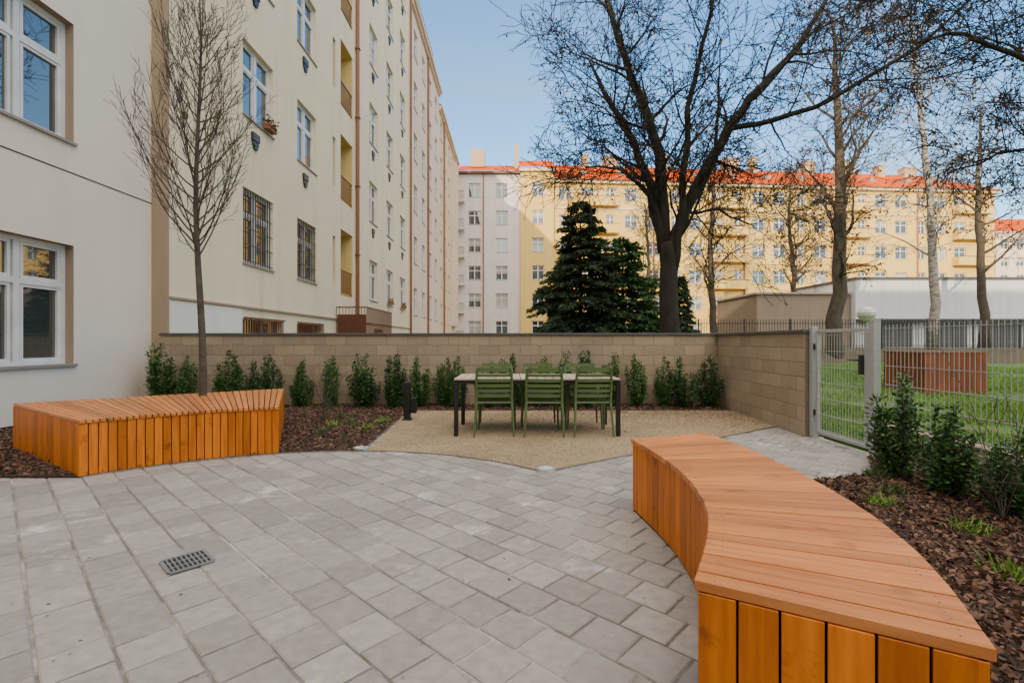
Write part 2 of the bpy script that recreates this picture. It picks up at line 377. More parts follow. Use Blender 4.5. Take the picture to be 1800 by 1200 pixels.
# ------------------------------------------------------------------ benches
def resample(pts,n):
    P=[Vector((*p,0)) for p in pts]; L=[0]
    for a,b in zip(P[:-1],P[1:]): L.append(L[-1]+(b-a).length)
    out=[]
    for i in range(n+1):
        t=L[-1]*i/n; k=0
        while k<len(L)-2 and L[k+1]<t: k+=1
        f=(t-L[k])/max(L[k+1]-L[k],1e-9); out.append(P[k].lerp(P[k+1],f))
    return out
def smoothpts(pts,it=2):
    for _ in range(it):
        q=[pts[0]]
        for a,b in zip(pts[:-1],pts[1:]):
            q+= [(a[0]*.75+b[0]*.25,a[1]*.75+b[1]*.25),(a[0]*.25+b[0]*.75,a[1]*.25+b[1]*.75)]
        q.append(pts[-1]); pts=q
    return pts
def bench(inner,outer,n,H,sw=.097):
    e=empty('wooden_bench'); IN=resample(inner,n);OUT=resample(outer,n)
    top=MB(); TH=.034; gp=.0045
    cen=sum(IN+OUT,Vector((0,0,0)))/(len(IN)*2)
    scr=MB()
    for i in range(n):
        a,b,c,d=IN[i],IN[i+1],OUT[i+1],OUT[i]
        ua=(b-a).normalized()*gp; uc=(c-d).normalized()*gp
        ln=(d-a).normalized()*random.uniform(.010,.014); wi=(b-a).length; wo=(c-d).length; L=(d-a).length
        poly=[a+ua-ln,b-ua-ln,c-uc+ln,d+uc+ln]; o=(random.uniform(0,50),random.uniform(0,50),random.uniform(0,50))
        lcs=[(o[0],o[1],o[2]),(o[0],o[1]+wi,o[2]),(o[0]+L,o[1]+wo,o[2]),(o[0]+L,o[1],o[2])]
        dz=random.uniform(-.0014,.0014)
        top.prism(poly,H-TH+dz,H+dz,lcs=lcs)
        for f in (.07,.93):
            for g2 in (.3,.7):
                p=(a.lerp(b,g2)).lerp(d.lerp(c,g2),f+random.uniform(-.006,.006)); r_=.0024
                scr.prism([(p.x+r_*math.cos(k*1.047),p.y+r_*math.sin(k*1.047)) for k in range(6)],H-.002,H+.0020)
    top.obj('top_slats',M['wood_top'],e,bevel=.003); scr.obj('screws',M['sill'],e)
    side=MB()
    def slats(P,wd):
        pl=[(p.x,p.y) for p in P]; L=sum((P[i+1]-P[i]).length for i in range(len(P)-1)); k=max(2,round(L/wd)); Q=resample(pl,k)
        for a,b in zip(Q[:-1],Q[1:]):
            d=(b-a); l=d.length; d.normalize(); nn=Vector((-d.y,d.x,0))
            if (a-cen).dot(nn)<0: nn=-nn
            side.obox(a-nn*.024,(0,0,1),d,nn,.012,H-TH-.003,.0035,l-.0035,0,.022+random.uniform(-.001,.001),lcoff=(random.uniform(0,50),random.uniform(0,50),random.uniform(0,50)))
    slats(IN,sw); slats(OUT,.11); slats([IN[0],OUT[0]],.105); slats([IN[-1],OUT[-1]],.105)
    side.obj('side_slats',M['wood_side'],e,bevel=.002)
    fr=MB(); ci=[p+(cen-p).normalized()*.05 for p in IN]; co=[p+(cen-p).normalized()*.05 for p in OUT]
    for P in (ci,co,[ci[0],co[0]],[ci[-1],co[-1]]):
        for a,b in zip(P[:-1],P[1:]):
            d=(b-a);l=d.length;d.normalize();nn=Vector((-d.y,d.x,0)); fr.obox(a,d,nn,(0,0,1),0,l,-.004,.004,.0,H-TH-.006)
    fr.obj('gap_shade_backing',M['gap_shade'],e)  # added dark backing paints the shade seen through the slat gaps
    return e
bH=.53
bench(arc(141.8,107.3,16),[(-5.82,5.64),(-3.5,7.42)],34,bH,.072)
inn=smoothpts([(.895,3.6),(.96,2.95),(.94,2.5),(.865,2.11),(.745,1.8),(.56,1.46)],2)
out=smoothpts([(1.53,3.83),(1.60,3.06),(1.56,2.4),(1.47,1.9),(1.32,1.5),(1.127,1.135)],2)
bench(inn,out,31,bH)

# ------------------------------------------------------------------ table & chairs
t=empty('outdoor_dining_table'); mb=MB(); x0,x1,y0,y1=-.76,1.42,6.32,7.28; th=.765; lg=.055
for x in (x0,x1-lg):
    for y in (y0,y1-lg): mb.box(x,x+lg,y,y+lg,0.01,th-.022)
    mb.box(x,x+lg,y0+lg,y1-lg,th-.06,th-.022)
for y in (y0+.01,y1-.045): mb.box(x0+lg,x1-lg,y,y+.035,th-.07,th-.024)
mb.obj('frame_and_legs',M['black'],t,bevel=.003)
mb=MB(); nS=20; w=(x1-x0-.0)/nS
for i in range(nS): mb.obox((x0+i*w,y0,th-.02),(0,1,0),(1,0,0),(0,0,1),0,y1-y0,.004,w-.004,0,.02,lcoff=(random.uniform(0,30),random.uniform(0,30),0))
mb.obj('top_slats',M['tablewood'],t,bevel=.002)
def chair_mesh():
    mb=MB()
    for s in (-1,1):
        mb.tube([(s*.245,-.27,0),(s*.232,-.235,.25),(s*.22,-.205,.44),(s*.222,-.225,.62),(s*.215,-.27,.80),(s*.20,-.295,.885)],[.012,.015,.018,.018,.017,.015],8)
        mb.tube([(s*.245,.24,0),(s*.24,.215,.25),(s*.235,.20,.44),(s*.25,.17,.60),(s*.255,.12,.645),(s*.25,-.05,.655),(s*.224,-.225,.65)],[.012,.015,.018,.016,.016,.017,.016],8)
        mb.tube([(s*.222,-.2,.425),(s*.232,.2,.425)],.016,8)
    mb.tube([(-.235,.2,.43),(.235,.2,.43)],.015,8); mb.tube([(-.22,-.2,.43),(.22,-.2,.43)],.013,8)
    def curved(y,z,w,hgt,bul,up,tk=.012):
        N=8
        for i in range(N):
            xa=-w+2*w*i/N; xb=-w+2*w*(i+1)/N
            fa=1-(xa/w)**2; fb=1-(xb/w)**2
            ya=y-bul*fa; yb=y-bul*fb
            if up:
                P=[(xa,ya,z),(xb,yb,z),(xb,yb+tk,z),(xa,ya+tk,z)]
                mb.quad(*P); mb.quad(*[(p[0],p[1]-.003,p[2]+hgt) for p in P])
                mb.quad((xa,ya,z),(xb,yb,z),(xb,yb-.003,z+hgt),(xa,ya-.003,z+hgt)); mb.quad((xa,ya+tk,z),(xb,yb+tk,z),(xb,yb+tk-.003,z+hgt),(xa,ya+tk-.003,z+hgt))
            else:
                za=z-bul*fa; zb=z-bul*fb
                mb.quad((xa,y,za),(xb,y,zb),(xb,y+hgt,zb),(xa,y+hgt,za)); mb.quad((xa,y,za-tk),(xb,y,zb-tk),(xb,y+hgt,zb-tk),(xa,y+hgt,za-tk))
                mb.quad((xa,y,za),(xb,y,zb),(xb,y,zb-tk),(xa,y,za-tk)); mb.quad((xa,y+hgt,za),(xb,y+hgt,zb),(xb,y+hgt,zb-tk),(xa,y+hgt,za-tk))
    for k in range(6):
        z=.50+k*.066; yy=-.205-.085*((z-.5)/.38)
        curved(yy,z,.215,.038 if k<5 else .055,.035,True)
    for k in range(8): curved(-.19+k*.05,.45,.225,.036,.018,False)
    me=bpy.data.meshes.new('chair_mesh'); me.from_pydata(mb.v,[],mb.f); me.materials.append(M['chair']); me.update(); return me
cm=chair_mesh()
for (x,y,r) in ((-.24,6.54,0.03),(.43,6.52,-.05),(1.05,6.54,.05),(-.22,7.12,math.pi+.03),(.40,7.13,math.pi),(1.03,7.12,math.pi-.04)):
    e=empty('garden_chair',(x,y,.012)); e.rotation_euler=(0,0,r); e.scale=(1.05,1.05,1.02); link('chair_body',cm,e)

# bollard, ground lights, drain
e=empty('bollard_light',(-1.66,7.66,0)); mb=MB(); mb.box(-.05,.05,-.05,.05,0,.60); mb.box(.052,.15,-.035,.045,.12,.36); mb.box(-.04,.04,-.04,.04,.60,.615); mb.box(-.07,.07,-.07,.07,.01,.03)
mb.obj('post',M['black'],e,bevel=.006)
def disc(mb,r0,r1,z0,z1,n=28):
    for i in range(n):
        a=2*math.pi*i/n;b=2*math.pi*(i+1)/n
        mb.quad((r0*math.cos(a),r0*math.sin(a),z0),(r1*math.cos(a),r1*math.sin(a),z1),(r1*math.cos(b),r1*math.sin(b),z1),(r0*math.cos(b),r0*math.sin(b),z0))
for (x,y) in ((.33,4.68),(-1.75,5.60)):
    e=empty('ground_spotlight',(x,y,.022)); mb=MB(); disc(mb,.060,.088,.008,.006); disc(mb,.088,.093,.006,-.02); mb.obj('steel_ring',M['galv'],e)
    mb=MB(); disc(mb,0,.061,.0075,.0075); mb.obj('glass_cover',M['lampglass'],e)
e=empty('drain_grate',(-1.84,2.74,0)); mb=MB(); b2=.105
ax=(.682,.731,0); ay=(-.731,.682,0)
mb.obox((0,0,0),ax,ay,(0,0,1),-b2,b2,-b2,b2,.002,.0045,1)
for s in (-1,1):
    mb.obox((0,0,0),ax,ay,(0,0,1),-b2,b2,s*b2-.009,s*b2+.009,.003,.011,2); mb.obox((0,0,0),ax,ay,(0,0,1),s*b2-.009,s*b2+.009,-b2+.01,b2-.01,.003,.0105,2)
for i in range(8):
    x=-b2+.024+i*.0228; mb.obox((0,0,0),ax,ay,(0,0,1),x-.0045,x+.0045,-b2+.01,b2-.01,.003,.009,2)
for y in (-.035,.035): mb.obox((0,0,0),ax,ay,(0,0,1),-b2+.01,b2-.01,y-.004,y+.004,.0032,.0095,2)
mb.obj('grate',[M['galv'],M['black'],mk('cast_grate',(.26,.27,.29),rough=.5,metal=.4)],e)

# wooden bin on the lawn
e=empty('wooden_planter_box',(10.1,11.6,.05)); mb=MB()
for i in range(12):
    x=-.72+i*.12; mb.box(x+.003,x+.117,-.6,-.57,0,.93); mb.box(x+.003,x+.117,.57,.6,0,.93)
for i in range(10):
    y=-.565+i*.113; mb.box(-.72,-.69,y+.003,y+.110,0,.93); mb.box(.69,.72,y+.003,y+.110,0,.93)
for i in range(10): mb.box(-.73,.73,-.61+i*.122,-.61+i*.122+.116,.932,.96)
mb.obj('boards',M['crate'],e)

# ------------------------------------------------------------------ buildings
class Bld:
    def __init__(s,name): s.e=empty(name); s.p={}
    def mb(s,part,mat):
        k=(part,mat)
        if k not in s.p: s.p[k]=MB()
        return s.p[k]
    def done(s):
        for (part,mat),mb in s.p.items():
            if mb.f: mb.obj(part,M[mat],s.e)
M['curtain']=mk('pale_curtain',(.50,.48,.44),(.36,.35,.33),scale=6,rough=.9,stretch=(6,6,.3))
def facade(b,P0,U,N,W,z0,z1,ops,wall,depth=.2,det=2,split=2,reveal=None):
    """ops: list of (u0,u1,za,zb[,kind])"""
    P0=Vector((P0[0],P0[1],0));U=Vector((U[0],U[1],0)).normalized();N=Vector((N[0],N[1],0)).normalized();Z=Vector((0,0,1))
    def P(u,z,d=0): return P0+U*u+Z*z+N*d
    us=sorted(set([0,W]+[o[0] for o in ops]+[o[1] for o in ops])); zs=sorted(set([z0,z1]+[o[2] for o in ops]+[o[3] for o in ops]))
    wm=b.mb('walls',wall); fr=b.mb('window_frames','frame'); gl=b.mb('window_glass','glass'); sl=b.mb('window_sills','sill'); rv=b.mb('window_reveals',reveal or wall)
    for i in range(len(us)-1):
        for j in range(len(zs)-1):
            uc=(us[i]+us[i+1])/2; zc=(zs[j]+zs[j+1])/2
            if any(o[0]<uc<o[1] and o[2]<zc<o[3] for o in ops): continue
            wm.quad(P(us[i],zs[j]),P(us[i+1],zs[j]),P(us[i+1],zs[j+1]),P(us[i],zs[j+1]))
    for o in ops:
        u0,u1,za,zb=o[:4]; kind=o[4] if len(o)>4 else 'win'
        dp=depth if kind!='loggia' else 1.3
        rr=rv if kind!='loggia' else b.mb('loggia','yellowish')
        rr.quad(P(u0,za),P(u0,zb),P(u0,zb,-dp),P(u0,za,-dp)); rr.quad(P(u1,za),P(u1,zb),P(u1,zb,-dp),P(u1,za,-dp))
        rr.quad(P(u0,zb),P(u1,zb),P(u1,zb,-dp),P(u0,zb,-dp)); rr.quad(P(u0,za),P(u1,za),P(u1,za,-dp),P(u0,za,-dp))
        if kind=='loggia':
            rr.quad(P(u0,za,-dp),P(u1,za,-dp),P(u1,zb,-dp),P(u0,zb,-dp))
            rl=b.mb('balcony_railings','brownmetal')
            for z in (za+.12,za+1.0): rl.obox(P(0,0),U,N,Z,u0,u1,-.06,-.02,z,z+.04)
            u=u0+.06
            while u<u1: rl.obox(P(0,0),U,N,Z,u-.012,u+.012,-.05,-.03,za+.16,za+1.0); u+=.13
            fr.obox(P(0,0),U,N,Z,u0+.35,u1-.35,-dp+.01,-dp+.05,za+.1,za+2.3); gl.obox(P(0,0),U,N,Z,u0+.45,u1-.45,-dp+.055,-dp+.06,za+.2,za+2.2)
            continue
        gl.quad(P(u0,za,-dp),P(u1,za,-dp),P(u1,zb,-dp),P(u0,zb,-dp))
        if kind=='slit': continue
        def bar(a,c,e_,f_,k=.05): fr.obox(P(0,0),U,N,Z,a,c,-dp+.002,-dp+k,e_,f_)
        t=.07 if det>1 else .09; h=zb-za; zt=za+h*.66
        bar(u0,u0+t,za,zb,.06);bar(u1-t,u1,za,zb,.06);bar(u0+t,u1-t,za,za+t,.06);bar(u0+t,u1-t,zb-t,zb,.06)
        bar(u0+t,u1-t,zt-t*.6,zt+t*.6,.055)
        for k in range(1,split):
            uc=u0+(u1-u0)*k/split; bar(uc-t*.65,uc+t*.65,za+t,zt-t*.6,.058); bar(uc-t*.65,uc+t*.65,zt+t*.6,zb-t,.058)
        if det>1:
            for k in range(split):
                a=u0+(u1-u0)*k/split+t; c=u0+(u1-u0)*(k+1)/split-t; q=.045
                for (e0,e1) in ((za+t,zt-t*.6),(zt+t*.6,zb-t)):
                    bar(a,a+q,e0,e1,.04);bar(c-q,c,e0,e1,.04);bar(a+q,c-q,e0,e0+q,.04);bar(a+q,c-q,e1-q,e1,.04)
        if det==1 and random.random()<.4 or (det>1 and kind=='win' and wall!='offwhite' and random.random()<.3):
            cu=b.mb('curtains','curtain'); hh=random.choice((.35,.6,1.0)); cu.quad(P(u0+t,zb-h*hh+t,-dp+.0015),P(u1-t,zb-h*hh+t,-dp+.0015),P(u1-t,zb-t,-dp+.0015),P(u0+t,zb-t,-dp+.0015))
        sl.obox(P(0,0),U,N,Z,u0-.03,u1+.03,-dp+.06,.045,za-.03,za+.012)
        if kind=='bars':
            rl=b.mb('window_grilles','darkmetal'); u=u0+.06
            while u<u1: rl.obox(P(0,0),U,N,Z,u-.012,u+.012,-.05,-.03,za+.02,zb-.02); u+=.125
            z=za+.1
            while z<zb: rl.obox(P(0,0),U,N,Z,u0,u1,-.03,-.018,z-.012,z+.012); z+=.42
    return P
# near building (left)
b=Bld('plastered_building'); ops=[]
for k in range(7):
    ye=7.9-k*4.0
    for f in range(5):
        z=.88+f*3.59
        ops.append((ye-1.55+24,ye+24,z,z+1.93+ (.02 if f else 0)))
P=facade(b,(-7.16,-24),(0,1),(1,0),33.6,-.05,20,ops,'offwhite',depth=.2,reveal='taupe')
lm=b.mb('expansion_joint_line','cable')
lm.obox(P(0,0),(0,1,0),(1,0,0),(0,0,1),0,33.6,0,.006,3.975,3.995)
bm=b.mb('base_strip','darkmetal'); bm.obox(P(0,0),(0,1,0),(1,0,0),(0,0,1),0,33.4,0,.02,0,.045)
b.mb('walls','offwhite').box(-20,-7.4,-24,9.6,19.7,20)
b.mb('walls','offwhite').quad((-20,-24,0),(-7.16,-24,0),(-7.16,-24,20),(-20,-24,20))
b.done()

# cream building
def side_bld(name,Y0,Y1,H,wall,cols,X=-6.84,extra=None,z_first=3.25,rows=6,st=3.8,wh=1.95,cap=None,det=2):
    b=Bld(name); ops=[]
    for (a,c) in cols:
        for f in range(rows):
            z=z_first+f*st
            if z+wh>H-.4: continue
            kind='bars' if (f==0 and a<17) else 'win'
            ops.append((a-Y0,c-Y0,z,z+wh,kind))
    if extra: ops+=[(o[0]-Y0,o[1]-Y0)+tuple(o[2:]) for o in extra]
    P=facade(b,(X,Y0),(0,1),(1,0),Y1-Y0,-.05,H,ops,wall,depth=.17,det=det)
    w=b.mb('walls',wall)
    w.quad((X,Y0,0),(X-12,Y0,0),(X-12,Y0,H),(X,Y0,H)); w.quad((X,Y1,0),(X-12,Y1,0),(X-12,Y1,H),(X,Y1,H)); w.quad((X-12,Y0,0),(X-12,Y1,0),(X-12,Y1,H),(X-12,Y0,H))
    w.quad((X,Y0,H-.01),(X,Y1,H-.01),(X-12,Y1,H-.01),(X-12,Y0,H-.01))
    cn=b.mb('cornice',wall); cn.box(X-.5,X+.35,Y0+.01,Y1-.01,H,H+.25); cn.box(X-.5,X+.18,Y0+.01,Y1-.01,H-.22,H-.003)
    rf=b.mb('roof','rooftile'); rf.quad((X+.3,Y0,H+.26),(X+.3,Y1,H+.26),(X-6,Y1,H+3.2),(X-6,Y0,H+3.2))
    rf.quad((X-12,Y0,H+.26),(X-12,Y1,H+.26),(X-6,Y1,H+3.2),(X-6,Y0,H+3.2))
    return b,P
colsA=[(12.29,13.85),(15.4,16.9),(23.2,24.6),(26.35,27.8),(29.5,30.95)]
ex=[]
for f in range(6):
    ex.append((18.45,18.75,4.6+f*3.8-1.2,5.9+f*3.8-.6,'slit'))
    ex.append((19.3,20.75,3.1+f*3.8,5.75+f*3.8,'loggia'))
for (a,c) in ((12.29,14.4),(15.4,17.4),(24,25.4)): ex.append((a,c,1.0,1.83,'slit'))
b,P=side_bld('cream_apartment_building',9.64,32.5,25,'cream',colsA,extra=ex)
b.mb('taupe_pier','taupe').box(-7.3,-6.835,9.60,9.639,-.05,25)
b.mb('plinth_render','cream_light').obox((-6.84,0,0),(0,1,0),(1,0,0),(0,0,1),9.64,12.2,0,.03,0,2.08)
b.mb('plinth_ledge','taupe').obox((-6.84,0,0),(0,1,0),(1,0,0),(0,0,1),9.64,32.5,0,.06,2.1,2.15)
gm=b.mb('basement_grilles','brownmetal')
for (a,c) in ((12.25,14.45),(15.35,17.45),(23.95,25.45)):
    gm.box(-6.80,-6.77,a,c,1.84,1.88); y=a
    while y<c: gm.box(-6.795,-6.775,y-.012,y+.012,1.0,1.84); y+=.13
dp=b.mb('downpipes','copper')
dp.tube([(-6.74,21.15,.1),(-6.74,21.15,25)],.075,10); dp.tube([(-6.74,32.3,.1),(-6.74,32.3,25)],.07,8)
for z in range(2,25,3): dp.box(-6.84,-6.64,21.05,21.25,z,z+.05)
vm=b.mb('wall_vents','darkmetal')
for (a,c) in colsA:
    for f in range(1,6):
        z=3.25+f*3.8; y=a+.55
        vm.obox((-6.84,y,z-.62),(0,1,0),(1,0,0),(0,0,1),-.14,.14,.0,.05,0,.10); vm.obox((-6.84,y,z-.62),(0,1,0),(1,0,0),(0,0,1),-.17,.17,0,.07,.12,.32)
        vm.obox((-6.84,y,z-.62),(0,1,0),(1,0,0),(0,0,1),-.08,.08,0,.06,-.1,-.02)
fb=b.mb('flower_boxes','terracotta'); fb.obox((-6.84,13.45,7.08),(0,1,0),(1,0,0),(0,0,1),-.22,.22,.03,.2,0,.16)
for y in (26.8,30.0): fb.obox((-6.84,y,3.28),(0,1,0),(1,0,0),(0,0,1),-.35,.35,.03,.22,0,.2)
ld=b.mb('entrance_landing','brownmetal'); X0,X1,Y0,Y1=-6.8,-5.6,18.7,22.6
ld.box(X0,X1,Y0,Y1,1.25,1.4)
for z in (2.55,1.5): ld.box(X1-.04,X1,Y0,Y1,z,z+.05); ld.box(X0,X1-.04,Y0,Y0+.04,z,z+.05)
y=Y0
while y<Y1: ld.box(X1-.03,X1-.01,y,y+.02,1.4,2.55); y+=.12
x=X0
while x<X1: ld.box(x,x+.02,Y0+.01,Y0+.03,1.4,2.55); x+=.12
ld.box(X0+.02,X1-.06,Y0+.06,Y0+.08,1.4,2.3)
for x in (X0+.1,X1-.1):
    for y in (Y0+.1,Y1-.2): ld.box(x-.04,x+.04,y,y+.08,0,1.25)
n=300; Pp=np.concatenate([np.stack([rng.uniform(-6.8,-6.6,n//3),c0+rng.normal(size=n//3)*.14,zz+.18+rng.uniform(-.1,.18,n//3)],1) for c0,zz in ((13.45,7.08),(26.8,3.28),(30.0,3.28))])
link('window_box_plants',quads_mesh('window_box_plants',rhombs(Pp,rng.normal(size=(len(Pp),3)),.09,.05),M['drytwig']),b.e)
b.done()
cols=[(33.5+i*3.05,34.75+i*3.05) for i in range(4)]
b,P=side_bld('pink_apartment_building',32.52,45.0,24.2,'pink',cols,X=-6.80,z_first=3.1,st=3.6,wh=1.9)
b.mb('penthouse','white_b').box(-9.5,-7.4,36,43.5,24.5,26.9); b.mb('penthouse_roof','sill').box(-9.7,-7.1,35.8,43.7,26.9,27.1)
b.mb('downpipes','copper').tube([(-6.7,38.8,.1),(-6.7,38.8,24)],.08,8); b.done()
cols=[(46+i*2.9,47.2+i*2.9) for i in range(5)]
b,P=side_bld('peach_apartment_building',45.02,60.0,23.0,'peach',cols,X=-6.82,z_first=3.0,st=3.5,wh=1.85)
b.mb('downpipes','copper').tube([(-6.7,47.9,.1),(-6.7,47.9,23)],.08,8)
b.mb('bay_projection','pink').box(-6.81,-6.3,54.5,56.8,3,21.5)
b.done()
# white end building
b=Bld('white_apartment_building'); ops=[]
for f in range(6):
    z=2.05+f*3.42
    for (xa,xb) in ((-5.45,-3.85),(-2.05,-.5)):
        ops.append((xa+7,xb+7,z,z+1.75))
P=facade(b,(-7,60.05),(1,0),(0,-1),8.05,0,22.2,ops,'white_b',det=1,depth=.22)
bl=b.mb('side_balconies','cream_light'); br=b.mb('balcony_railings','darkmetal')
for f in range(6):
    z=1.3+f*3.42; bl.box(-6.8,-5.85,59.0,60.0,z,z+.2)
    br.box(-6.8,-5.85,58.98,59.0,z+1.15,z+1.22); 
    for i in range(9): br.box(-6.78+i*.11,-6.75+i*.11,58.98,59.0,z+.2,z+1.15)
b.mb('downpipes','copper').tube([(-3.55,59.9,.1),(-3.55,59.9,22)],.07,8)
b.mb('cornice','brownmetal').box(-7,1.05,59.6,60.04,22.0,22.25)
rf=b.mb('roof','rooftile'); rf.quad((-7,59.5,22.26),(1.1,59.5,22.26),(1.1,66,25.2),(-7,66,25.2))
cm_=b.mb('chimneys','chimney'); cm_.box(-5.4,-3.6,63,64.2,24,26.3); cm_.box(.3,.8,62,63,23,26.5)
b.done()
# yellow building
b=Bld('yellow_apartment_building'); 
U=Vector((64,5,0)); W=U.length; U.normalize(); N=Vector((U.y,-U.x,0)); ops=[]
ops2=[]
for f in range(6):
    z=2.05+f*3.42; ops2.append((1.4,2.9,z,z+1.75))
facade(b,(1.06,59.7),(1,0),(0,-1),4.1,0,22.4,ops2,'yellow',det=1,depth=.22)
b.mb('walls','yellow').quad((5.16,59.7,0),(5.16,61.5,0),(5.16,61.5,22.4),(5.16,59.7,22.4)); b.mb('walls','yellow').quad((1.06,59.7,0),(1.06,61.5,0),(1.06,61.5,22.4),(1.06,59.7,22.4))
x=4.8;k=0
bal=[]
while x<W-2.2:
    wd=(1.7,1.7,1.1)[k%3]
    for f in range(6):
        z=1.9+f*3.42
        if z+1.7<21.2: ops.append((x,x+wd,z,z+1.65))
    if k%6==1: bal.append(x)
    x+=wd+(1.15,1.5,1.3)[k%3]; k+=1
O=Vector((1.06,60.2,0))
P=facade(b,O,U,N,W,0,21.3,ops,'yellow',det=1,depth=.22)
for x in bal:
    for f in range(1,6):
        z=1.1+f*3.42; bb=b.mb('balconies','yellow'); bb.obox(O,U,N,(0,0,1),x-.4,x+4.6,.0,1.0,z,z+.18); bb.obox(O,U,N,(0,0,1),x-.4,x+4.6,.92,1.0,z+.18,z+1.1)
        bb.obox(O,U,N,(0,0,1),x-.4,x-.32,0,.92,z+.18,z+1.1); bb.obox(O,U,N,(0,0,1),x+4.52,x+4.6,0,.92,z+.18,z+1.1)
        b.mb('balcony_caps','brownmetal').obox(O,U,N,(0,0,1),x-.45,x+4.65,.90,1.04,z+1.102,z+1.17)
for x in (6,17,29,41,53,62.5):
    b.mb('downpipes','copper').tube([P(x,.1,.1),P(x,21.2,.1)],.09,6)
b.mb('cornice','cream').obox(O,U,N,(0,0,1),4.2,W+.3,-.2,.5,21.1,21.5)
b.mb('gutter','copper').obox(O,U,N,(0,0,1),4.2,W+.5,.502,.66,21.36,21.5)
b.mb('string_course','cream').obox(O,U,N,(0,0,1),4.2,W,0,.1,17.9,18.1)
b.mb('cornice','cream').box(.9,5.3,59.3,60,22.2,22.6)
rf=b.mb('roof','rooftile')
e0=P(4,21.51,.6);e1=P(W+.6,21.51,.6); r0=P(4,25.7,-6.5); r1=P(W-5,25.7,-6.5); e2=P(W+.6,21.5,-13)
rf.quad(e0,e1,r1,r0); rf.f.append([rf.addv(e1),rf.addv(e2),rf.addv(r1)]); rf.m.append(0)
rf.quad((.9,59.1,22.61),(5.4,59.1,22.61),(5.4,66,25.9),(.9,66,25.9)); rf.f.append([rf.addv((5.4,59.1,22.61)),rf.addv((5.4,66,22.6)),rf.addv((5.4,66,25.9))]); rf.m.append(0)
b.mb('walls','yellow').quad(P(W,0),P(W,0,-13),P(W,21.3,-13),P(W,21.3))
ch_=b.mb('chimneys','chimney')
for u,w_,h in ((9,.8,26.6),(12,2,26.4),(20,1,26.8),(29,2.2,26.7),(33,.8,26.9),(41,1.4,26.6),(46,2.4,26.6),(52,1,26.4),(56,1.8,26.2)):
    ch_.obox(O,U,N,(0,0,1),u,u+w_,-6.2,-5.0,23.5,h); ch_.obox(O,U,N,(0,0,1),u-.08,u+w_+.08,-6.28,-4.92,h,h+.15)
rw=b.mb('roof_dormers','sill')
for u in range(8,60,5): rw.obox(O,U,N,(0,0,1),u,u+.8,-2.6,-1.9,22.8,23.5)
an=b.mb('antennas','darkmetal')
for u in (12.5,29.7,46.6): an.tube([P(u,26.5,-5.6),P(u,28.6,-5.6)],.03,4); an.obox(O,U,N,(0,0,1),u-.6,u+.6,-5.62,-5.58,28.1,28.14); an.obox(O,U,N,(0,0,1),u-.4,u+.4,-5.62,-5.58,28.4,28.44)
b.done()
# far right building
b=Bld('pink_distant_building'); ops=[]
for i in range(12):
    for f in range(6): ops.append((1+i*3,2.5+i*3,2+f*3.4,3.7+f*3.4))
facade(b,(92,92),(1,0),(0,-1),38,0,22,ops,'pink',det=1)
b.mb('roof','rooftile').quad((91.5,91.5,22),(130,91.5,22),(130,98,26),(91.5,98,26)); b.mb('walls','pink').quad((92,92,0),(92,104,0),(92,104,22),(92,92,22)); b.done()
# building behind the camera (shades the courtyard)
b=Bld('courtyard_apartment_building'); ops=[]
for i in range(28):
    for f in range(6): ops.append((2+i*3.3,3.5+i*3.3,1.6+f*3.7,3.5+f*3.7))
facade(b,(62,-30),(-1,0),(0,1),96,-.05,24,ops,'cream',det=1)
b.mb('roof','rooftile').quad((62.5,-29.5,24),(-34.5,-29.5,24),(-34.5,-36,25.5),(62.5,-36,25.5))
b.mb('walls','cream').quad((62,-42,0),(-34,-42,0),(-34,-42,24),(62,-42,24)); b.mb('walls','cream').quad((62,-30,0),(62,-42,0),(62,-42,24),(62,-30,24)); b.done()
# garages
b=Bld('garage_building')
w=b.mb('walls','garage_white'); w.box(27,70,38,46,.7,6.1); b.mb('parapet','coping').box(26.9,70,37.9,46,6.1,6.3)
dr=b.mb('garage_doors','doorgrey'); x=28.2
while x<66:
    dr.box(x,x+3.2,37.93,37.999,.81,2.7)
    for i in range(1,6): b.mb('door_ribs','darkmetal').box(x,x+3.2,37.915,37.929,.8+i*.32,.82+i*.32)
    x+=4.3
b.mb('canopy','coping').box(27,70,37.2,37.99,2.85,3.0)
b.done()
b=Bld('beige_outbuilding'); b.mb('walls','beige').box(19.5,26.9,38.5,46,.7,5.0); b.mb('roof','sill').box(19.3,26.88,38.3,46,5.0,5.15); b.done()
e=empty('picket_fence'); mb=MB(); x=8
while x<50: mb.box(x-.012,x+.012,27.38,27.404,.82,2.5); x+=.16
mb.box(8,50,27.41,27.44,1.0,1.04); mb.box(8,50,27.41,27.44,2.25,2.29)
x=8
while x<50: mb.box(x-.03,x+.03,27.44,27.50,.8,2.55); x+=2.6
mb.obj('pickets',M['darkmetal'],e)
# globe street lamp
e=empty('street_lamp',(13.2,18.0,0)); mb=MB(); mb.tube([(0,0,0),(0,0,2.0)],[.06,.045],10); mb.obj('pole',M['galv'],e)
mb=MB(); 
prof=[(.05,2.0),(.2,2.05),(.30,2.2),(.31,2.32),(.25,2.45),(.12,2.54),(.01,2.56)]
for (ra,za),(rb_,zb) in zip(prof[:-1],prof[1:]): disc(mb,ra,rb_,za,zb,20)
mb.obj('globe',M['lampglass'],e,smooth=True)

